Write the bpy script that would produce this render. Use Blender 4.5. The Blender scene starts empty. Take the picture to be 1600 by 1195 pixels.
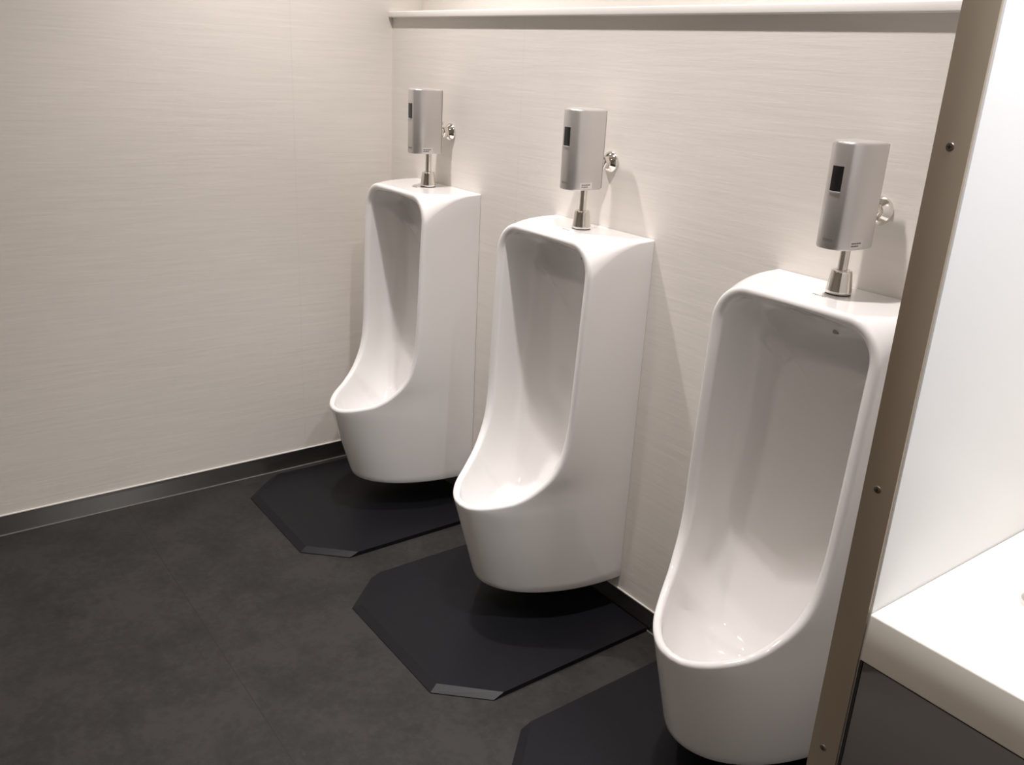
import bpy, bmesh, math
from mathutils import Vector, Matrix

scene = bpy.context.scene
col = scene.collection
PI = math.pi

# ------------------------------------------------------------------ helpers
def link(o):
    col.objects.link(o)
    return o

def lerp(a, b, t):
    return a + (b - a) * t

def interp(x, xs, ys):
    if x <= xs[0]:
        return ys[0]
    for i in range(1, len(xs)):
        if x <= xs[i]:
            t = (x - xs[i-1]) / (xs[i] - xs[i-1])
            return ys[i-1] + (ys[i] - ys[i-1]) * t
    return ys[-1]

def mesh_obj(name, verts, faces, mat=None, parent=None, smooth=None, loc=(0, 0, 0)):
    me = bpy.data.meshes.new(name)
    me.from_pydata([tuple(v) for v in verts], [], faces)
    bm = bmesh.new()
    bm.from_mesh(me)
    bmesh.ops.remove_doubles(bm, verts=bm.verts, dist=1e-6)
    bmesh.ops.recalc_face_normals(bm, faces=bm.faces)
    bm.to_mesh(me)
    bm.free()
    if smooth is not None:
        for p in me.polygons:
            p.use_smooth = True
        me.set_sharp_from_angle(angle=math.radians(smooth))
    if mat:
        me.materials.append(mat)
    o = bpy.data.objects.new(name, me)
    o.location = loc
    if parent:
        o.parent = parent
    return link(o)

def box_geo(x0, x1, y0, y1, z0, z1):
    v = [(x0, y0, z0), (x1, y0, z0), (x1, y1, z0), (x0, y1, z0),
         (x0, y0, z1), (x1, y0, z1), (x1, y1, z1), (x0, y1, z1)]
    f = [(0, 3, 2, 1), (4, 5, 6, 7), (0, 1, 5, 4), (1, 2, 6, 5), (2, 3, 7, 6), (3, 0, 4, 7)]
    return v, f

def box(name, x0, x1, y0, y1, z0, z1, mat, parent=None, bevel=0.0, seg=3, loc=(0, 0, 0)):
    v, f = box_geo(x0, x1, y0, y1, z0, z1)
    me = bpy.data.meshes.new(name)
    bm = bmesh.new()
    bv = [bm.verts.new(p) for p in v]
    for q in f:
        bm.faces.new([bv[i] for i in q])
    if bevel > 0:
        bmesh.ops.bevel(bm, geom=bm.edges[:], offset=bevel, segments=seg, profile=0.5, affect='EDGES')
    bmesh.ops.recalc_face_normals(bm, faces=bm.faces)
    bm.to_mesh(me)
    bm.free()
    if bevel > 0:
        for p in me.polygons:
            p.use_smooth = True
        me.set_sharp_from_angle(angle=math.radians(40))
    me.materials.append(mat)
    o = bpy.data.objects.new(name, me)
    o.location = loc
    if parent:
        o.parent = parent
    return link(o)

def lathe_geo(profile, n=40, axis='Z', center=(0, 0, 0)):
    """profile: list of (radius, height). Closed with caps when radius is 0 at the ends."""
    V, F = [], []
    for (r, h) in profile:
        for k in range(n):
            a = 2 * PI * k / n
            if axis == 'Z':
                p = (r * math.cos(a), r * math.sin(a), h)
            elif axis == 'Y':
                p = (r * math.cos(a), h, r * math.sin(a))
            else:
                p = (h, r * math.cos(a), r * math.sin(a))
            V.append((p[0] + center[0], p[1] + center[1], p[2] + center[2]))
    for i in range(len(profile) - 1):
        for k in range(n):
            a, b = i * n + k, i * n + (k + 1) % n
            c, d = (i + 1) * n + (k + 1) % n, (i + 1) * n + k
            F.append((a, b, c, d))
    F.append(tuple(range(n)))
    m = (len(profile) - 1) * n
    F.append(tuple(range(m, m + n)))
    return V, F

def lathe(name, profile, mat, parent=None, n=40, axis='Z', center=(0, 0, 0), smooth=40):
    V, F = lathe_geo(profile, n, axis, center)
    return mesh_obj(name, V, F, mat, parent, smooth)

def text_mesh(name, body, size, mat, parent, matrix, extrude=0.0002):
    cu = bpy.data.curves.new(name + '_curve', 'FONT')
    cu.body = body
    cu.size = size
    cu.extrude = extrude
    cu.align_x = 'CENTER'
    cu.align_y = 'CENTER'
    tmp = bpy.data.objects.new(name + '_tmp', cu)
    link(tmp)
    bpy.context.view_layer.update()
    dg = bpy.context.evaluated_depsgraph_get()
    me = bpy.data.meshes.new_from_object(tmp.evaluated_get(dg))
    bpy.data.objects.remove(tmp)
    me.name = name
    me.transform(matrix)
    me.materials.clear()
    me.materials.append(mat)
    o = bpy.data.objects.new(name, me)
    o.parent = parent
    return link(o)

def empty(name, loc, label, cat, group=None):
    o = bpy.data.objects.new(name, None)
    o.location = loc
    o.empty_display_size = 0.1
    o['label'] = label
    o['category'] = cat
    if group:
        o['group'] = group
    return link(o)

def tag(o, label=None, cat=None, group=None, kind=None):
    if label: o['label'] = label
    if cat: o['category'] = cat
    if group: o['group'] = group
    if kind: o['kind'] = kind
    return o

def copy_tree(src, loc, label):
    r = src.copy()
    col.objects.link(r)
    r.location = loc
    r['label'] = label
    for ch in list(src.children):
        c = ch.copy()
        col.objects.link(c)
        c.parent = r
        for g in list(ch.children):
            d = g.copy()
            col.objects.link(d)
            d.parent = c
    return r

# ------------------------------------------------------------------ materials
def new_mat(name):
    m = bpy.data.materials.new(name)
    m.use_nodes = True
    nt = m.node_tree
    return m, nt, nt.nodes['Principled BSDF']

def simple(name, color, rough=0.5, metal=0.0, coat=0.0, spec=0.5):
    m, nt, b = new_mat(name)
    b.inputs['Base Color'].default_value = (*color, 1)
    b.inputs['Roughness'].default_value = rough
    b.inputs['Metallic'].default_value = metal
    b.inputs['Coat Weight'].default_value = coat
    b.inputs['Specular IOR Level'].default_value = spec
    return m

def noise(nt, scale, detail=3.0, rough=0.5, vec=None, dist=0.0):
    n = nt.nodes.new('ShaderNodeTexNoise')
    n.inputs['Scale'].default_value = scale
    n.inputs['Detail'].default_value = detail
    n.inputs['Roughness'].default_value = rough
    n.inputs['Distortion'].default_value = dist
    if vec: nt.links.new(vec, n.inputs['Vector'])
    return n

def mapping(nt, scale=(1, 1, 1), rot=(0, 0, 0), loc=(0, 0, 0)):
    tc = nt.nodes.new('ShaderNodeTexCoord')
    mp = nt.nodes.new('ShaderNodeMapping')
    mp.inputs['Scale'].default_value = scale
    mp.inputs['Rotation'].default_value = rot
    mp.inputs['Location'].default_value = loc
    nt.links.new(tc.outputs['Object'], mp.inputs['Vector'])
    return mp.outputs['Vector']

def ramp(nt, src, stops):
    r = nt.nodes.new('ShaderNodeValToRGB')
    els = r.color_ramp.elements
    els[0].position, els[0].color = stops[0][0], (*stops[0][1], 1)
    els[1].position, els[1].color = stops[-1][0], (*stops[-1][1], 1)
    for p, c in stops[1:-1]:
        e = els.new(p)
        e.color = (*c, 1)
    nt.links.new(src, r.inputs['Fac'])
    return r

def bump(nt, src, bsdf, strength=0.2, dist=0.001):
    b = nt.nodes.new('ShaderNodeBump')
    b.inputs['Strength'].default_value = strength
    b.inputs['Distance'].default_value = dist
    nt.links.new(src, b.inputs['Height'])
    nt.links.new(b.outputs['Normal'], bsdf.inputs['Normal'])
    return b

def wall_material(name, color, along, seams, rough=0.42):
    """Off-white decor panel: long faint horizontal ripples in relief, thin vertical joints."""
    m, nt, b = new_mat(name)
    sc = (0.9, 0.9, 14.0)
    v = mapping(nt, scale=sc)
    n = noise(nt, 5.0, 3.0, 0.55, v, dist=0.25)
    v2 = mapping(nt, scale=(6, 6, 160))
    n2 = noise(nt, 4.0, 2.0, 0.5, v2)
    add = nt.nodes.new('ShaderNodeMath'); add.operation = 'MULTIPLY_ADD'
    nt.links.new(n2.outputs['Fac'], add.inputs[0])
    add.inputs[1].default_value = 0.22
    nt.links.new(n.outputs['Fac'], add.inputs[2])
    r = ramp(nt, n.outputs['Fac'], [(0.30, tuple(c * 0.955 for c in color)), (0.70, color)])
    cur = r.outputs['Color']
    tc = nt.nodes.new('ShaderNodeTexCoord')
    sx = nt.nodes.new('ShaderNodeSeparateXYZ')
    nt.links.new(tc.outputs['Object'], sx.inputs['Vector'])
    for s in seams:
        c = nt.nodes.new('ShaderNodeMath'); c.operation = 'COMPARE'
        nt.links.new(sx.outputs[along], c.inputs[0])
        c.inputs[1].default_value = s
        c.inputs[2].default_value = 0.0011
        mx = nt.nodes.new('ShaderNodeMix'); mx.data_type = 'RGBA'
        nt.links.new(c.outputs[0], mx.inputs['Factor'])
        nt.links.new(cur, mx.inputs['A'])
        mx.inputs['B'].default_value = tuple(x * 0.92 for x in color) + (1,)
        cur = mx.outputs['Result']
    nt.links.new(cur, b.inputs['Base Color'])
    b.inputs['Roughness'].default_value = rough
    bump(nt, add.outputs[0], b, 0.30, 0.0016)
    return m

WALLC = (0.80, 0.765, 0.715)
M_wall_back = wall_material('wall_back_panel', WALLC, 'X', [0.7015])
M_wall_left = wall_material('wall_left_panel', WALLC, 'Y', [-0.342])
M_plain_wall = simple('plain_wall', (0.62, 0.58, 0.53), 0.7)
M_ceiling = simple('ceiling_paint', (0.80, 0.78, 0.74), 0.9)
M_ledge = simple('ledge_white', (0.88, 0.86, 0.82), 0.28)
M_trim_white = simple('trim_white', (0.80, 0.78, 0.74), 0.4)

def floor_material():
    m, nt, b = new_mat('dark_vinyl_floor')
    v = mapping(nt)
    n1 = noise(nt, 6.0, 6.0, 0.66, v)
    n2 = noise(nt, 46.0, 6.0, 0.72, v)
    mx = nt.nodes.new('ShaderNodeMath'); mx.operation = 'MULTIPLY_ADD'
    nt.links.new(n2.outputs['Fac'], mx.inputs[0]); mx.inputs[1].default_value = 0.8
    nt.links.new(n1.outputs['Fac'], mx.inputs[2])
    r = ramp(nt, mx.outputs[0], [(0.60, (0.0165, 0.0154, 0.0145)), (0.88, (0.0270, 0.0253, 0.0239)), (1.0, (0.0340, 0.0318, 0.0300))])
    # thin pale scuffs
    n3 = noise(nt, 30.0, 8.0, 0.8, mapping(nt, scale=(1.0, 1.6, 1)), dist=0.8)
    r3 = ramp(nt, n3.outputs['Fac'], [(0.60, (0, 0, 0)), (0.76, (1, 1, 1))])
    mx3 = nt.nodes.new('ShaderNodeMix'); mx3.data_type = 'RGBA'
    sc = nt.nodes.new('ShaderNodeMath'); sc.operation = 'MULTIPLY'; sc.inputs[1].default_value = 0.55
    nt.links.new(r3.outputs['Color'], sc.inputs[0])
    nt.links.new(sc.outputs[0], mx3.inputs['Factor'])
    nt.links.new(r.outputs['Color'], mx3.inputs['A'])
    mx3.inputs['B'].default_value = (0.060, 0.056, 0.052, 1)
    # plank joints
    tc = nt.nodes.new('ShaderNodeTexCoord')
    sx = nt.nodes.new('ShaderNodeSeparateXYZ')
    nt.links.new(tc.outputs['Object'], sx.inputs['Vector'])
    cur = mx3.outputs['Result']
    for axis, val in (('Y', -0.941), ('Y', -1.855)):
        c = nt.nodes.new('ShaderNodeMath'); c.operation = 'COMPARE'
        nt.links.new(sx.outputs[axis], c.inputs[0])
        c.inputs[1].default_value = val; c.inputs[2].default_value = 0.0011
        mm = nt.nodes.new('ShaderNodeMix'); mm.data_type = 'RGBA'
        nt.links.new(c.outputs[0], mm.inputs['Factor'])
        nt.links.new(cur, mm.inputs['A'])
        mm.inputs['B'].default_value = (0.019, 0.0175, 0.016, 1)
        cur = mm.outputs['Result']
    nt.links.new(cur, b.inputs['Base Color'])
    b.inputs['Roughness'].default_value = 0.5
    b.inputs['Specular IOR Level'].default_value = 0.22
    bump(nt, n2.outputs['Fac'], b, 0.12, 0.0006)
    return m
M_floor = floor_material()

def brushed(name, color, rough=0.33, aniso=0.85, axis='X'):
    m, nt, b = new_mat(name)
    b.inputs['Base Color'].default_value = (*color, 1)
    b.inputs['Metallic'].default_value = 1.0
    b.inputs['Roughness'].default_value = rough
    b.inputs['Anisotropic'].default_value = aniso
    t = nt.nodes.new('ShaderNodeCombineXYZ')          # brushed along its length: glints stretch upright
    t.inputs['Z'].default_value = 1.0
    nt.links.new(t.outputs['Vector'], b.inputs['Tangent'])
    n = noise(nt, 6.0, 3.0, 0.6, mapping(nt, scale=(3, 3, 180)))
    bump(nt, n.outputs['Fac'], b, 0.01, 0.0002)
    return m
M_base = brushed('brushed_steel_baseboard', (0.30, 0.29, 0.275), 0.25, 1.0)
M_base2 = brushed('brushed_steel_baseboard_back', (0.30, 0.29, 0.275), 0.25, 1.0, 'Y')

def porcelain():
    m, nt, b = new_mat('white_glazed_porcelain')
    b.inputs['Base Color'].default_value = (0.86, 0.85, 0.84, 1)
    b.inputs['Roughness'].default_value = 0.07
    b.inputs['Specular IOR Level'].default_value = 0.5
    b.inputs['Coat Weight'].default_value = 0.3
    b.inputs['Coat Roughness'].default_value = 0.04
    n = noise(nt, 9.0, 2.0, 0.5, mapping(nt))
    bump(nt, n.outputs['Fac'], b, 0.03, 0.002)
    return m
M_porc = porcelain()

def satin_silver():
    m, nt, b = new_mat('satin_silver_paint')
    b.inputs['Base Color'].default_value = (0.64, 0.62, 0.605, 1)
    b.inputs['Metallic'].default_value = 0.68
    b.inputs['Roughness'].default_value = 0.33
    n = noise(nt, 900.0, 2.0, 0.5, mapping(nt))
    bump(nt, n.outputs['Fac'], b, 0.04, 0.0002)
    return m
M_silver = satin_silver()
M_silver_back = simple('silver_back_plate', (0.42, 0.41, 0.40), 0.45, 0.5)
M_chrome = simple('chrome', (0.78, 0.75, 0.70), 0.09, 1.0)
M_dkgasket = simple('black_rubber_gasket', (0.012, 0.010, 0.009), 0.6)
M_sensor = simple('black_sensor_window', (0.008, 0.008, 0.010), 0.16, 0.0, 0.3)
M_sticker = simple('white_sticker', (0.66, 0.64, 0.62), 0.5)
M_ink = simple('grey_print', (0.16, 0.14, 0.13), 0.6)
M_ink_soft = simple('pale_print', (0.32, 0.31, 0.30), 0.5)
M_drainm = simple('grey_drain_ring', (0.42, 0.41, 0.40), 0.35)

def mat_rubber():
    m, nt, b = new_mat('charcoal_rubber_mat')
    n = noise(nt, 300.0, 2.0, 0.6, mapping(nt))
    r = ramp(nt, n.outputs['Fac'], [(0.3, (0.0055, 0.0055, 0.0075)), (0.7, (0.0080, 0.0080, 0.0105))])
    nt.links.new(r.outputs['Color'], b.inputs['Base Color'])
    b.inputs['Roughness'].default_value = 0.42
    b.inputs['Specular IOR Level'].default_value = 0.22
    bump(nt, n.outputs['Fac'], b, 0.35, 0.0004)
    return m
M_mat = mat_rubber()
M_white_lam = simple('white_laminate', (0.82, 0.82, 0.83), 0.35)
M_counter = simple('counter_solid_surface', (0.82, 0.78, 0.72), 0.25)
M_bronze = simple('taupe_edge_trim', (0.42, 0.35, 0.27), 0.34, 0.2)
M_screw = simple('bronze_screw', (0.26, 0.22, 0.18), 0.35, 0.9)
M_recess = simple('screw_recess', (0.03, 0.025, 0.02), 0.6)
M_cab = simple('dark_taupe_cabinet', (0.095, 0.085, 0.080), 0.45)
M_gap_shade = simple('gap_shade', (0.02, 0.015, 0.014), 0.7)  # near-black colour standing in for shade in the cabinet gap

# ------------------------------------------------------------------ the room
CEIL = 2.55
XR, YF = 3.7, -3.2          # right wall, wall behind the camera
ZL = 1.4786                 # underside of the ledge
REC = 0.1103                # depth of the ledge behind the urinal wall
BH = 0.0620                 # baseboard height

def struct(o):
    o['kind'] = 'structure'
    return o

struct(box('floor', -0.1, XR, YF, REC + 0.1, -0.05, 0.0, M_floor))
struct(box('ceiling', -0.1, XR + 0.1, YF - 0.1, REC + 0.1, CEIL, CEIL + 0.05, M_ceiling))
struct(box('wall_left', -0.1, 0.0, YF, REC + 0.1, 0.0, CEIL, M_wall_left))
struct(box('wall_back', 0.0, XR, 0.0, REC, 0.0, ZL, M_wall_back))
struct(box('wall_back_upper', 0.0, XR, REC, REC + 0.1, 0.0, CEIL, M_wall_back))
struct(box('wall_right', XR, XR + 0.1, YF, REC + 0.1, 0.0, CEIL, M_plain_wall))
struct(box('wall_front', -0.1, XR + 0.1, YF - 0.1, YF, 0.0, CEIL, M_plain_wall))
struct(box('trim_1', 0.0005, XR, -0.0145, REC - 0.0005, ZL, ZL + 0.0185, M_ledge, bevel=0.003))

# steel baseboards with a thin pale strip above and a sealant bead at the floor
struct(box('baseboard_left', 0.0, 0.0015, YF, -0.0017, 0.0, BH, M_base))
struct(box('baseboard_back', 0.0, 2.158, -0.0015, 0.0, 0.0, BH, M_base2))
struct(box('trim_2', 0.0, 0.0035, YF, -0.0035, BH, BH + 0.0028, M_trim_white))
struct(box('trim_3', 0.0, 2.158, -0.0035, 0.0, BH, BH + 0.0028, M_trim_white))
struct(box('trim_4', 0.0015, 0.0045, YF, -0.0045, 0.0, 0.0020, simple('grey_sealant', (0.20, 0.19, 0.18), 0.5)))
struct(box('trim_5', 0.0015, 2.158, -0.0045, -0.0015, 0.0, 0.0020, bpy.data.materials['grey_sealant']))

# ------------------------------------------------------------------ urinal
A = 0.1822                  # half width at the wall
ZB, ZT = 0.105, 1.0010
DT = 0.44

def Dz(z):
    return interp(z, [0.10, 0.34, 0.50, 0.70, 1.0], [0.326, 0.398, 0.422, 0.435, 0.44])

def Ez(z):
    """squareness of the plan: an ellipse at the foot, flat-sided higher up"""
    return interp(z, [0.10, 0.30, 0.36, 0.40, 0.45, 0.60, 1.0], [2.0, 2.0, 2.02, 2.1, 2.4, 3.2, 4.0])

def rad(d):
    return 0.004 + 0.076 * min(1.0, (d / 0.185)) ** 2.1

def xplan(phi, z):
    e = 2.0 / Ez(z)
    return A * max(0.0, math.cos(phi)) ** e

def dplan(phi, z):
    e = 2.0 / Ez(z)
    return Dz(z) * max(0.0, math.sin(phi)) ** e

def phi_of(d, z):
    return math.asin(min(1.0, (d / Dz(z)) ** (Ez(z) / 2.0)))

def surf(phi, g):
    """outer skin: phi = plan angle from the wall to the nose, g = girth (0..1 side, 1..2 shoulder, 2..3 top)"""
    dt = dplan(phi, 0.95)
    r = rad(dt)
    if g <= 1.0:
        z = ZB + g * (ZT - r - ZB)
        return Vector((xplan(phi, z), -dplan(phi, z), z))
    xw = xplan(phi, 0.95)
    z0 = ZT - r
    xw = xplan(phi, z0)
    dd = dplan(phi, z0)
    if g <= 2.0:
        a = (g - 1.0) * PI / 2
        return Vector((xw - r + r * math.cos(a), -dd, ZT - r + r * math.sin(a)))
    return Vector(((xw - r) * (3.0 - g), -dd, ZT))

def make_urinal_mesh():
    # rim contour (depth, height) from the nose of the lip up the side
    rim = [(0.398, 0.3465), (0.393, 0.3480), (0.385, 0.3510), (0.366, 0.3575), (0.340, 0.3655), (0.313, 0.3750),
           (0.284, 0.3930), (0.262, 0.4110), (0.245, 0.4310), (0.231, 0.4530), (0.2195, 0.4790), (0.211, 0.5120), (0.2055, 0.5520),
           (0.2025, 0.60), (0.1985, 0.70), (0.1945, 0.80), (0.1925, 0.85), (0.1910, 0.88), (0.1900, 0.900)]
    pts = [Vector((d, z)) for d, z in rim]
    fine = []
    for i in range(len(pts) - 1):
        p0, p1, p2 = pts[max(i-1, 0)], pts[i], pts[i+1]
        p3 = pts[min(i+2, len(pts)-1)]
        if i == 0:
            p0 = Vector((p1.x + (p1.x - p2.x) * 0.1, p1.y))
        for k in range(6):
            t = k / 6
            fine.append(0.5 * ((2 * p1) + (p2 - p0) * t + (2*p0 - 5*p1 + 4*p2 - p3) * t*t + (3*p1 - p0 - 3*p2 + p3) * t**3))
    fine.append(pts[-1])
    def P3(d, z):
        ph = phi_of(d, z)
        return Vector((xplan(ph, z), -d, z))
    acc = [0.0]
    for i in range(1, len(fine)):
        acc.append(acc[-1] + (P3(*fine[i]) - P3(*fine[i-1])).length)
    NL = 84
    dz = []
    for k in range(NL + 1):
        s = acc[-1] * k / NL
        dz.append((interp(s, acc, [f.x for f in fine]), interp(s, acc, [f.y for f in fine])))
    dom = []
    for d, z in dz:
        phi = phi_of(d, z)
        r = rad(dplan(phi, 0.95))
        dom.append([phi, min(1.0, (z - ZB) / (ZT - r - ZB))])
    dom[0][0] = PI / 2
    # continue round the shoulder and along the top edge
    phi_s, g_s = dom[-1]
    phi_c = phi_of(0.1865, 0.95)
    NS = 18
    for k in range(1, NS + 1):
        t = k / NS
        dom.append([lerp(phi_s, phi_c, t * 0.6), lerp(g_s, 2.0, t)])
    ph2 = dom[-1][0]
    for k in range(1, 19):
        t = k / 18
        dom.append([lerp(ph2, phi_c, math.sin(t * PI / 2)), 2.0 + t])
    N = len(dom)
    J = next(i for i, (p, g) in enumerate(dom) if surf(p, g).z > 0.50)
    zJ = dom[J][1]
    base = []
    for i, (p, g) in enumerate(dom):
        if i <= J:
            t = i / J
            base.append((PI / 2 * (1 - t), 0.0))
        elif g <= 1.0:
            base.append((0.0, (g - zJ) / (1.0 - zJ)))
        else:
            base.append((0.0, g))
    RIM = [surf(p, g) for p, g in dom]

    def normal(p, g):
        e = 2e-3
        p = min(max(p, 3*e), PI/2 - 3*e)
        a = surf(p + e, g) - surf(p - e, g)
        g1, g0 = min(3.0, g + e), max(0.0, g - e)
        b = surf(p, g1) - surf(p, g0)
        n = a.cross(b)
        n.normalize()
        q = surf(p, g)
        out = Vector((q.x, q.y + 0.12, 0.0 if g < 1 else 0.2))
        return -n if n.dot(out) < 0 else n

    def solve(target, p, g):
        """parameters of the outer-skin point nearest to target"""
        e = 1e-3
        for _ in range(25):
            p = min(max(p, 0.02), PI/2 - 0.004)
            s0 = surf(p, g)
            r = target - s0
            sp = (surf(p + e, g) - s0) / e
            sg = (surf(p, g - e) - s0) / -e
            a11, a12, a22 = sp.dot(sp), sp.dot(sg), sg.dot(sg)
            b1, b2 = sp.dot(r), sg.dot(r)
            det = a11 * a22 - a12 * a12
            if abs(det) < 1e-14: break
            p += 0.7 * (b1 * a22 - b2 * a12) / det
            g += 0.7 * (a11 * b2 - a12 * b1) / det
            g = min(max(g, 0.0), 3.0)
        return p, g

    frames = []
    for i in range(N):
        if i == 0:
            T = Vector((1, 0, 0))
        elif i == N - 1:
            T = Vector((-1, 0, 0))
        else:
            T = (RIM[i+1] - RIM[i-1]).normalized()
        n = normal(*dom[i])
        if i == 0 or i == N - 1:
            n.x = 0; n.normalize()
        n = (n - T * n.dot(T)).normalized()
        B = n.cross(T)
        want = Vector((0, -1, 0.6)) if i < J else Vector((0, -1, 0))
        if B.dot(want) < 0: B = -B
        frames.append((T, n, B))

    def kp(i):
        """spine: where the inner skin of rim point i ends, on the centre line"""
        p, g = dom[i]
        if i <= J:
            t = i / J
            zz = interp(t, [0, .25, .5, .75, 1], [0.222, 0.224, 0.240, 0.290, 0.400])
            dd = interp(t, [0, .25, .5, .75, 1], [0.235, 0.205, 0.165, 0.118, 0.078])
        elif g <= 1.0:
            t = (g - zJ) / (1.0 - zJ)
            zz = lerp(0.400, 0.780, t)
            dd = interp(zz, [0.40, 0.50, 0.62, 0.78], [0.078, 0.062, 0.055, 0.053])
        else:
            zz, dd = 0.780, 0.053
        return Vector((0, -dd, zz))

    rows = []
    KO = 22
    for i in range(N):
        T, n, B = frames[i]
        u_ = i / J if i <= J else 1.0 + (dom[i][1] - zJ) / (3.0 - zJ)      # 0 lip nose, 1 upright side, 2 top middle
        thick = interp(u_, [0, 0.5, 0.9, 1.2, 1.6, 1.8, 2], [0.016, 0.019, 0.024, 0.026, 0.022, 0.018, 0.016])
        wo = interp(u_, [0, 0.5, 0.9, 1.2, 1.6, 2], [0.008, 0.0085, 0.009, 0.009, 0.009, 0.009])
        eo = interp(u_, [0, 0.5, 0.9, 1.2, 1.6, 2], [0.008, 0.0085, 0.009, 0.008, 0.009, 0.012])
        wi = interp(u_, [0, 0.5, 0.9, 1.2, 1.6, 2], [0.008, 0.0095, 0.014, 0.017, 0.013, 0.009])
        ei = interp(u_, [0, 0.5, 0.9, 1.2, 1.6, 2], [0.008, 0.009, 0.011, 0.012, 0.009, 0.007])
        R = RIM[i]
        (p1, g1), (p0, g0) = dom[i], base[i]
        S = R - B * eo
        if i == 0:
            ps, gs = p1, g1 - eo / (ZT - 0.077 - ZB)
        elif g1 >= 1.0:
            ps, gs = phi_of(-S.y, 0.95), g1
        else:
            ps, gs = solve(S, p1, g1)
        row = []
        for k in range(KO + 1):
            t = (k / KO) ** 0.9
            row.append(surf(lerp(p0, ps, t), lerp(g0, gs, t)))
        E = row[-1]                                       # end of the outer skin
        # rounded front of the rim: outer quarter, flat land, tight inner quarter
        Rt = E + B * eo
        C = E - n * wo
        for k in range(1, 8):
            a = PI / 2 * k / 7
            row.append(C + n * wo * math.cos(a) + B * eo * math.sin(a))
        wi = min(wi, thick - wo - 0.0012)
        land = thick - wo - wi
        C2 = C - n * land + B * (eo - ei)
        row.append(C - n * land * 0.5 + B * eo)
        for k in range(0, 8):
            a = PI / 2 * k / 7
            row.append(C2 + B * ei * math.cos(a) - n * wi * math.sin(a))
        I = row[-1]
        K = kp(i)
        bdir = -B
        if dom[i][1] > 1.0:
            w = min(1.0, (dom[i][1] - 1.0) / 2.0)
            w = w * w * (3 - 2 * w)
            bdir = (Vector((0, 1, 0)) + Vector((0, 0, -0.36)) * w).normalized()
        delta = K - I
        lb = max(delta.dot(bdir), 0.0)
        if dom[i][1] > 1.0 and abs(bdir.y) > 0.3:
            lb = delta.y / bdir.y
        lat = delta - bdir * lb
        en = interp(u_, [0, 0.4, 0.8, 1.2, 1.6, 2.0], [2.4, 3.0, 3.6, 4.6, 5.6, 6.5])
        KI = 34
        for k in range(1, KI + 1):
            a = PI / 2 * k / KI
            row.append(I + bdir * lb * min(1.0, math.sin(a)) ** (2 / en) + lat * (1 - max(0.0, math.cos(a)) ** (2 / en)))
        rows.append(row)
    W = len(rows[0])
    V, F = [], []
    def add(v):
        V.append(Vector(v)); return len(V) - 1
    for side in (1, -1):
        ids = []
        for row in rows:
            ids.append([add((v.x * side, v.y, v.z - ZB)) for v in row])
        for i in range(N - 1):
            for k in range(W - 1):
                F.append((ids[i][k], ids[i+1][k], ids[i+1][k+1], ids[i][k+1]))
        # underside with a small rounded edge
        bot = [V[ids[i][0]].copy() for i in range(J + 1)]
        prev = [ids[i][0] for i in range(J + 1)]
        for (sx, sy, dz_) in ((0.990, 0.990, -0.0035), (0.965, 0.965, -0.005), (0.5, 0.5, -0.005), (0.0, 0.5, -0.005)):
            cur = [add((v.x * sx, (v.y * sy if i < J else 0.0), v.z + dz_)) for i, v in enumerate(bot)]
            for i in range(J):
                F.append((prev[i], prev[i+1], cur[i+1], cur[i]))
            prev = cur
        cen = add((0, 0, 0.5))
        low = add((0, 0, -0.005))
        F.append((ids[J][0], cen, low))
        for i in range(J, N - 1):
            F.append((ids[i][0], ids[i+1][0], cen))
    F = [f for f in F if len(set(f)) > 2]
    me = bpy.data.meshes.new('bowl')
    me.from_pydata([tuple(v) for v in V], [], F)
    bm = bmesh.new(); bm.from_mesh(me)
    bmesh.ops.remove_doubles(bm, verts=bm.verts, dist=2e-5)
    bmesh.ops.dissolve_degenerate(bm, dist=1e-6, edges=bm.edges[:])
    bmesh.ops.recalc_face_normals(bm, faces=bm.faces)
    bm.to_mesh(me); bm.free()
    for p in me.polygons: p.use_smooth = True
    me.set_sharp_from_angle(angle=math.radians(50))
    me.materials.append(M_porc)
    return me

XC = [0.3467, 1.0581, 1.7695]
DZ = [0.0008, -0.0025, 0.0038]      # each was hung a few millimetres higher or lower
GAP = 0.0008
u = empty('urinal', (XC[0], -GAP, ZB + DZ[0]),
          'white porcelain wall urinal in the corner, farthest from the camera', 'urinal', 'white wall urinals')
body = bpy.data.objects.new('bowl', make_urinal_mesh()); body.parent = u; link(body)
# round drain at the bottom of the bowl
V, F = lathe_geo([(0.0, 0.0), (0.030, 0.0), (0.034, 0.0015), (0.036, 0.004), (0.033, 0.006), (0.029, 0.0055), (0.0, 0.005)], 40)
drain = mesh_obj('drain', V, F, M_drainm, u, 40)
drain.location = (0, -0.245, 0.1165)
# water spreader under the roof of the niche
sp = mesh_obj('spreader', *lathe_geo([(0.0, 0), (0.006, 0), (0.007, 0.002), (0.006, 0.006), (0.005, 0.024), (0.0, 0.024)], 28), M_drainm, u, 40)
sp.location = (0.013, -0.064, 0.822)
text_mesh('lettering', 'TOTO', 0.0105, M_ink, u,
          Matrix.Translation((-0.003, -0.1145, ZT - ZB + 0.0001)))

copy_tree(u, (XC[1], -GAP, ZB + DZ[1]), 'white porcelain wall urinal in the middle of the three')
copy_tree(u, (XC[2], -GAP, ZB + DZ[2]), 'white porcelain wall urinal beside the brown-edged partition, nearest the camera')

# ------------------------------------------------------------------ flush valve
VW, VB0, VD0, VL = 0.0345, 0.050, 0.086, 0.049     # half width, back depth, start of the nose, nose length

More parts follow.
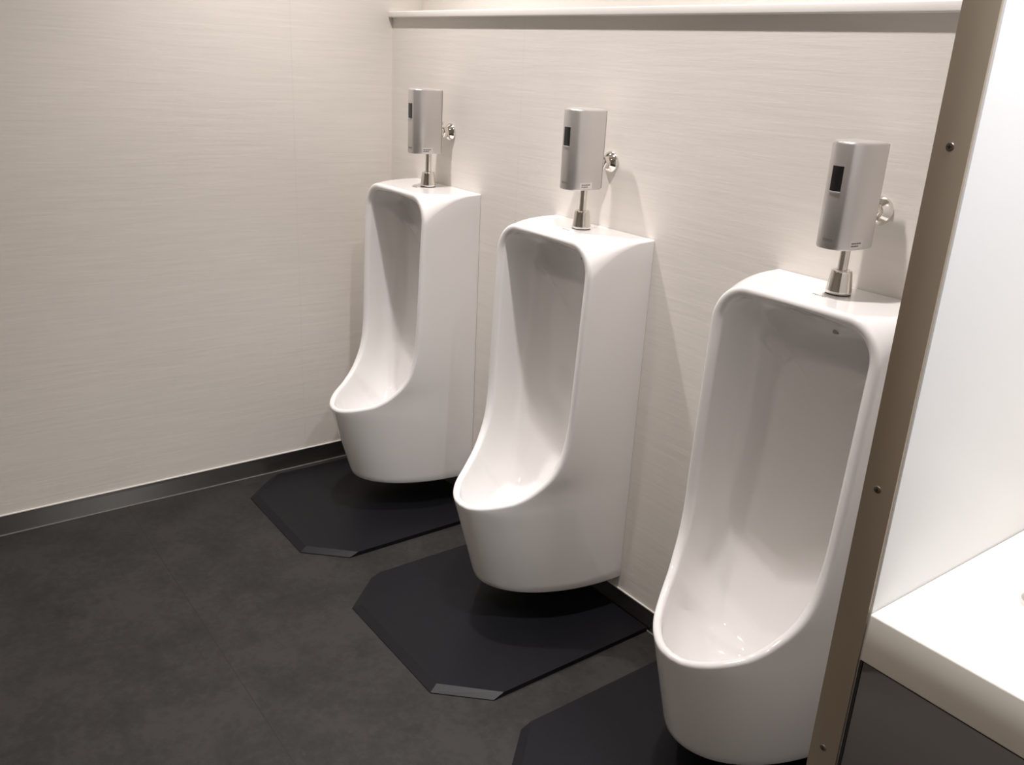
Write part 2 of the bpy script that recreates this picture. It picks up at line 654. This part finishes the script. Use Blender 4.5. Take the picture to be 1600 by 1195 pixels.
def valve_plan(off=0.0, n=26):
    """D-shaped plan, from back right round the nose to back left; points (x, y)"""
    w = VW - off
    L = VL - off
    P = [(w, -(VB0 + off)), (w, -(VB0 + 0.012)), (w, -(VB0 + 0.024))]
    for k in range(n + 1):
        a = PI * k / n
        c, s = math.cos(a), math.sin(a)
        e = 2 / 2.6
        P.append((math.copysign(abs(c) ** e, c) * w, -(VD0 + (abs(s) ** e) * L)))
    P += [(-w, -(VB0 + 0.024)), (-w, -(VB0 + 0.012)), (-w, -(VB0 + off))]
    return P

def make_valve(loc, label):
    t = empty('flush_valve', loc, label, 'flush valve', 'silver automatic flush valves')
    z0, z1 = 1.0955 - loc[2], 1.2775 - loc[2]
    # housing
    V, F = [], []
    levels = [(0.004, z0), (0.0012, z0 + 0.0008), (0, z0 + 0.004), (0, z1 - 0.006), (0.0006, z1 - 0.0035), (0.002, z1 - 0.0015), (0.0045, z1 - 0.0003), (0.010, z1 + 0.0006)]
    m = None
    for off, z in levels:
        P = valve_plan(off)
        m = len(P)
        V += [(x, y, z) for x, y in P]
    for i in range(len(levels) - 1):
        for k in range(m):
            F.append((i*m + k, i*m + (k+1) % m, (i+1)*m + (k+1) % m, (i+1)*m + k))
    F.append(tuple(range(m)))
    F.append(tuple(range((len(levels)-1)*m, len(levels)*m)))
    h = mesh_obj('housing', V, F, M_silver, t, 35)
    # back plate seen as a thin darker strip behind the cover
    box('back_plate', -VW + 0.0025, VW - 0.0025, -VB0 - 0.0005, -VB0 + 0.006, z0 + 0.003, z1 - 0.003, M_silver_back, t, bevel=0.0015)
    # sensor window following the nose
    def nose_strip(name, xa, xb, za, zb, proud, mat, par, thick=0.0016, n=12):
        V, F = [], []
        e = 2.6
        def yn(x):
            return -(VD0 + VL * (1 - min(1, abs(x) / VW) ** e) ** (1 / e))
        for k in range(n + 1):
            x = lerp(xa, xb, k / n)
            y = yn(x)
            for (yy, zz) in ((y - proud, za), (y - proud, zb), (y + thick, zb), (y + thick, za)):
                V.append((x, yy, zz))
        for k in range(n):
            for q in range(4):
                F.append((k*4 + q, k*4 + (q+1) % 4, (k+1)*4 + (q+1) % 4, (k+1)*4 + q))
        F.append((0, 1, 2, 3)); F.append((n*4, n*4+1, n*4+2, n*4+3))
        return mesh_obj(name, V, F, mat, par, 40), yn
    s, yn = nose_strip('sensor_window', -0.0105, 0.0105, 1.1945 - loc[2], 1.2365 - loc[2], 0.0004, M_sensor, t)
    # little scoop just below the sensor
    V, F = [], []
    n = 12
    zs = 1.1945 - loc[2]
    for k in range(n + 1):
        x = lerp(-0.0105, 0.0105, k / n)
        c = 1 - (x / 0.0105) ** 2
        y = yn(x)
        V += [(x, y + 0.002, zs + 0.0002), (x, y - 0.0022, zs - 0.0002), (x, y - 0.0018, zs - 0.0005 - 0.0016 * c), (x, y + 0.002, zs - 0.0025 - 0.002 * c)]
    for k in range(n):
        for q in range(4):
            F.append((k*4 + q, k*4 + (q+1) % 4, (k+1)*4 + (q+1) % 4, (k+1)*4 + q))
    F.append((0, 1, 2, 3)); F.append((n*4, n*4+1, n*4+2, n*4+3))
    mesh_obj('sensor_ledge', V, F, M_sticker, t, 40)
    # sticker with two lines of small print on the right cheek
    def xside(d):
        q = max(0.0, min(1.0, (d - VD0) / VL))
        return VW * (1 - q ** 2.6) ** (1 / 2.6)
    def cheek_strip(name, da, db, za, zb, proud, mat, par, n=14):
        V, F = [], []
        for k in range(n + 1):
            d = lerp(da, db, k / n)
            x = xside(d)
            for xx, zz in ((x + proud, za), (x + proud, zb), (x - 0.001, zb), (x - 0.001, za)):
                V.append((xx, -d, zz - loc[2]))
        for k in range(n):
            for q in range(4):
                F.append((k*4 + q, k*4 + (q+1) % 4, (k+1)*4 + (q+1) % 4, (k+1)*4 + q))
        F.append((0, 1, 2, 3)); F.append((n*4, n*4+1, n*4+2, n*4+3))
        if name is None:
            return V, F
        return mesh_obj(name, V, F, mat, par, 40)
    st = cheek_strip('sticker', 0.078, 0.112, 1.0995, 1.1135, 0.00015, M_sticker, t)
    d0 = 0.1085
    for (z, segs) in ((1.1085, ((0.0, 0.0058), (0.0066, 0.0112), (0.0120, 0.0178), (0.0186, 0.0245))),
                      (1.1040, ((0.0, 0.0050), (0.0058, 0.0128), (0.0136, 0.0180)))):
        V, F = [], []
        for a_, b_ in segs:
            v, f = cheek_strip(None, d0 - b_, d0 - a_, z - 0.0012, z + 0.0012, 0.00035, None, None, 4)
            o = len(V)
            V += v; F += [tuple(i + o for i in q) for q in f]
        mesh_obj('print_line', V, F, M_ink, st)
    # maker's lettering low on the nose, bent round it
    lt = text_mesh('lettering', 'TOTO', 0.0068, M_ink, t, Matrix.Rotation(PI / 2, 4, 'X'), 0.0003)
    for v in lt.data.vertices:
        x = v.co.x + 0.0015
        v.co = Vector((x, yn(x) - 0.0003 + (0.0003 if v.co.y > 0 else 0), v.co.z + 1.1115 - loc[2]))
    # down pipe and spud
    pc = (0, -0.071)
    zc = 1.0010 - loc[2]
    lathe('down_pipe', [(0.0, zc + 0.035), (0.0088, zc + 0.035), (0.0088, z0 + 0.014), (0.0, z0 + 0.014)], M_chrome, t, 32, center=(pc[0], pc[1], 0))
    sc = lathe('spud_cone', [(0.0, zc + 0.0028), (0.0228, zc + 0.0028), (0.0232, zc + 0.0045), (0.0228, zc + 0.008), (0.0186, zc + 0.040), (0.0180, zc + 0.0425), (0.0160, zc + 0.0440), (0.0112, zc + 0.0440), (0.0102, zc + 0.0425), (0.0, zc + 0.0425)], M_chrome, t, 48, center=(pc[0], pc[1], 0))
    lathe('gasket', [(0.0, zc + 0.0002), (0.0222, zc + 0.0002), (0.0222, zc + 0.0032), (0.0, zc + 0.0032)], M_dkgasket, sc, 40, center=(pc[0], pc[1], 0))
    # supply to the wall: nut, neck and flange
    zp = 1.1560 - loc[2]
    px = 0.010
    wy = -loc[1] - 0.0006
    lathe('wall_flange', [(0.0, wy), (0.0255, wy), (0.0258, wy - 0.0025), (0.0240, wy - 0.006), (0.0190, wy - 0.012), (0.0150, wy - 0.0155), (0.0, wy - 0.0155)], M_chrome, t, 48, axis='Y', center=(px, 0, zp), smooth=35)
    lathe('supply_nut', [(0.0, wy - 0.0150), (0.0155, wy - 0.0150), (0.0163, wy - 0.017), (0.0163, wy - 0.029), (0.0150, wy - 0.031), (0.0, wy - 0.031)], M_chrome, t, 6, axis='Y', center=(px, 0, zp), smooth=20)
    lathe('supply_pipe', [(0.0, wy - 0.030), (0.0125, wy - 0.030), (0.0125, -VB0 + 0.004), (0.0, -VB0 + 0.004)], M_chrome, t, 32, axis='Y', center=(px, 0, zp))
    # small stop-valve screw above the supply
    lathe('adjusting_screw', [(0.0, -VB0 + 0.004), (0.0055, -VB0 + 0.004), (0.0055, -VB0 + 0.014), (0.0045, -VB0 + 0.016), (0.0, -VB0 + 0.016)], M_chrome, t, 24, axis='Y', center=(px + 0.006, 0, zp + 0.026))
    return t

DXV = 0.003
make_label = ['silver sensor flush valve above the corner urinal, farthest from the camera',
              'silver sensor flush valve above the middle urinal',
              'silver sensor flush valve above the urinal beside the partition, nearest the camera']
v0 = make_valve((XC[0] + DXV, 0.0, 1.0012), make_label[0])
for i in (1, 2):
    copy_tree(v0, (XC[i] + DXV + (0.003 if i == 2 else 0.0), 0.0, 1.0012), make_label[i])
# the three covers do not sit at quite the same height
for root in [o for o in bpy.data.objects if o.name.startswith('flush_valve')]:
    i = min(range(3), key=lambda i: abs(root.location.x - XC[i]))
    dz = (0.005, -0.001, -0.004)[i] - DZ[i]
    root.location.z += DZ[i]
    for c in root.children:
        if not c.name.startswith(('down_pipe', 'spud_cone', 'gasket')):
            c.location.z += dz

# ------------------------------------------------------------------ floor mats
def make_mat(loc, label, w=0.593, dep=0.5925):
    ch = 0.100
    out = [(0.0, 0.0), (0.0, -(dep - ch - 0.008)), (ch, -dep), (w - ch, -dep), (w, -(dep - ch - 0.008)), (w, 0.0)]
    bw = 0.022
    k = bw * math.tan(PI / 8)
    inn = [(0.0, 0.0), (0.0, -(dep - ch - 0.008) + bw * 1.25), (ch + k, -dep + bw), (w - ch - k, -dep + bw), (w, -(dep - ch - 0.008) + bw * 1.25), (w, 0.0)]
    n = len(out)
    V = [(x, y, 0.0002) for x, y in out] + [(x, y, 0.0024 if 0 < i < n-1 else 0.0122) for i, (x, y) in enumerate(out)] + [(x, y, 0.0122) for x, y in inn]
    # corners where the side wall meets the bevel keep the full height
    F = [tuple(range(n))[::-1]]
    for i in range(n):
        j = (i + 1) % n
        if i == 0:
            F.append((0, 1, n + 1, 2*n + 1, 2*n + 0))
        elif i == n - 2:
            F.append((i, j, 2*n + j, 2*n + i, n + i))
        elif i == n - 1:
            F.append((i, j, 2*n + j, 2*n + i))
        else:
            F.append((i, j, n + j, n + i))
            F.append((n + i, n + j, 2*n + j, 2*n + i))
    F.append(tuple(2*n + i for i in range(n)))
    used = sorted({i for f in F for i in f})
    mp = {a: b for b, a in enumerate(used)}
    o = mesh_obj('floor_mat', [V[i] for i in used], [tuple(mp[i] for i in f) for f in F], M_mat, None, 8, loc)
    return tag(o, label, 'floor mat', 'charcoal mats under the urinals')
mat0 = make_mat((0.0455, -0.006, 0), 'charcoal rubber mat with cut corners under the corner urinal, farthest from the camera')
for x, y, l in ((0.7665, -0.005, 'charcoal rubber mat with cut corners under the middle urinal'),
                (1.4695, -0.010, 'charcoal rubber mat under the urinal beside the partition, cut by the lower photo edge')):
    c = mat0.copy(); col.objects.link(c); c.location = (x, y, 0); c['label'] = l

# ------------------------------------------------------------------ partition
PX0, PX1, PY = 2.1595, 2.1995, -0.55
PH = 2.30
pt = empty('partition_panel', ((PX0 + PX1) / 2, PY / 2, 0), 'white partition panel with taupe screwed end trim between urinals and counter', 'partition')
ox, oy = (PX0 + PX1) / 2, PY / 2
box('panel_board', PX0 - ox + 0.0012, PX1 - ox + 0.0026, PY - oy + 0.004, -0.001 - oy, 0.0005, PH, M_white_lam, pt, bevel=0.001, seg=2)
et = box('end_trim', PX0 - ox, PX1 - ox, PY - oy, PY - oy + 0.0055, 0.0005, PH, M_bronze, pt, bevel=0.0006, seg=2)
et['label'] = 'taupe metal end trim facing the camera'
for z in (0.130, 0.526, 0.913, 1.311, 1.706, 2.10):
    s = lathe('screw', [(0.0, 0.0005), (0.0046, 0.0005), (0.0048, -0.0002), (0.0040, -0.0010), (0.0, -0.0013)], M_screw, et, 24, axis='Y', center=(-0.001, PY - oy, z))
    V, F = [], []
    for (a, b, c, d) in ((-0.0022, 0.0022, -0.0006, 0.0006), (-0.0006, 0.0006, -0.0022, 0.0022)):
        v, f = box_geo(-0.001 + a, -0.001 + b, PY - oy - 0.00165, PY - oy - 0.0009, z + c, z + d)
        q = len(V); V += v; F += [tuple(i + q for i in g) for g in f]
    mesh_obj('screw_recess', V, F, M_recess, et)

# ------------------------------------------------------------------ washbasin counter
CZ0, CZ1 = 0.684, 0.7525
CX0, CX1 = PX1 + 0.0030, XR - 0.002
ct = box('counter_top', CX0, CX1, -0.5515, -0.001, CZ0, CZ1, M_counter, bevel=0.0025)
tag(ct, 'thick white solid-surface washbasin counter right of the partition', 'counter')
cb = empty('base_cabinet', ((CX0 + CX1) / 2, -0.27, 0), 'dark taupe base cabinet under the white counter', 'cabinet')
cx, cy = (CX0 + CX1) / 2, -0.27
box('gap_shade_strip', CX0 - cx, CX0 - cx + 0.0035, -0.5505 - cy, -0.527 - cy, 0.0005, CZ0 - 0.0008, M_gap_shade, cb)  # added dark strip: paints the shade between end trim and door
box('carcass', CX0 - cx + 0.004, CX1 - cx, -0.526 - cy, -0.002 - cy, 0.0005, CZ0 - 0.0005, M_cab, cb)
xa, xb = CX0 + 0.0042, CX1
dw = (xb - xa) / 2
for i in range(2):
    d = box('door', xa + dw * i - cx + (0.0015 if i else 0), xa + dw * (i + 1) - cx - (0.0015 if not i else 0), -0.5495 - cy, -0.5275 - cy, 0.07, CZ0 - 0.0015, M_cab, cb, bevel=0.0008, seg=2)
    hx = xa + dw - cx + (0.05 if i else -0.05)
    box('handle', hx - 0.006, hx + 0.006, -0.568 - cy, -0.549 - cy, 0.50, 0.62, M_chrome, d, bevel=0.003)

# tap standing on the counter at the right edge of the photo
tp = empty('tap', (2.316, -0.342, CZ1), 'chrome tap at the right photo edge on the white counter', 'tap')
lathe('tap_body', [(0.0, 0.0004), (0.027, 0.0004), (0.027, 0.006), (0.021, 0.012), (0.0195, 0.070), (0.017, 0.080), (0.008, 0.085), (0.0, 0.086)], M_chrome, tp, 36)
V, F = [], []
n, segs = 20, 14
sd = Vector((0.72, -0.69, 0)).normalized()
sl = Vector((0.69, 0.72, 0)).normalized()
for k in range(segs + 1):
    t = k / segs
    a = t * PI * 0.55
    c = sd * (0.012 + 0.11 * math.sin(a)) + Vector((0, 0, 0.055 + 0.022 * math.sin(a * 1.7)))
    tg = (sd * (0.11 * math.cos(a)) + Vector((0, 0, 0.022 * 1.7 * math.cos(a * 1.7)))).normalized()
    up = sl.cross(tg)
    for q in range(n):
        b = 2 * PI * q / n
        V.append(c + sl * 0.0105 * math.cos(b) + up * 0.0105 * math.sin(b))
for k in range(segs):
    for q in range(n):
        F.append((k*n + q, k*n + (q+1) % n, (k+1)*n + (q+1) % n, (k+1)*n + q))
F.append(tuple(range(n))); F.append(tuple(range(segs*n, segs*n + n)))
mesh_obj('spout', V, F, M_chrome, tp, 40)

# ------------------------------------------------------------------ lights: recessed downlights, plus two added fill spots
def spot(name, loc, energy, color, size, angle=120, blend=0.6, rot=(0, 0, 0)):
    l = bpy.data.lights.new(name, 'SPOT')
    l.energy = energy
    l.color = color
    l.shadow_soft_size = size
    l.spot_size = math.radians(angle)
    l.spot_blend = blend
    o = bpy.data.objects.new(name, l)
    o.location = loc
    o.rotation_euler = rot
    return link(o)

WARM = (1.0, 0.90, 0.83)
NEUT = (1.0, 0.932, 0.915)
COOL = (0.955, 0.965, 1.0)
spot('ceiling_spot', (0.53, -0.47, CEIL - 0.02), 114, NEUT, 0.030, 96, 1.0)
spot('ceiling_spot', (1.53, -0.47, CEIL - 0.02), 114, NEUT, 0.030, 96, 1.0)
spot('ceiling_spot', (2.56, -0.65, CEIL - 0.02), 158, COOL, 0.05, 120, 1.0)
spot('ceiling_spot', (0.9, -1.75, CEIL - 0.02), 34, WARM, 0.05, 130, 0.9)  # added fill for the room's ambient level, no known lamp here
spot('ceiling_spot', (2.3, -1.90, CEIL - 0.02), 24, (1.0, 0.86, 0.71), 0.05, 130, 0.9)  # added warm fill, brightens the counter front and end trim

w = bpy.data.worlds.new('World')
scene.world = w
w.use_nodes = True
w.node_tree.nodes['Background'].inputs[0].default_value = (1, 0.95, 0.9, 1)
w.node_tree.nodes['Background'].inputs[1].default_value = 0.0

# ------------------------------------------------------------------ camera
yaw, pitch, roll, F = -0.9206, 0.3504, 0.0507, 1382.4
cyw, syw, cp, sp_ = math.cos(yaw), math.sin(yaw), math.cos(pitch), math.sin(pitch)
f = Vector((syw * cp, cyw * cp, -sp_))
r = Vector((cyw, -syw, 0))
up = r.cross(f)
r2 = math.cos(roll) * r + math.sin(roll) * up
u2 = -math.sin(roll) * r + math.cos(roll) * up
cam = bpy.data.cameras.new('camera')
cam.sensor_fit = 'HORIZONTAL'
cam.sensor_width = 36.0
cam.lens = F / 1600 * 36.0
cam.clip_start = 0.01
co = bpy.data.objects.new('camera', cam)
m = Matrix((( r2.x, u2.x, -f.x, 2.6721), (r2.y, u2.y, -f.y, -1.4819), (r2.z, u2.z, -f.z, 1.3754), (0, 0, 0, 1)))
co.matrix_world = m
link(co)
scene.camera = co

scene.cycles.diffuse_bounces = 8
scene.view_settings.view_transform = 'Standard'
scene.view_settings.look = 'None'
scene.view_settings.exposure = 0.0
scene.view_settings.gamma = 1.0
scene.view_settings.use_curve_mapping = False
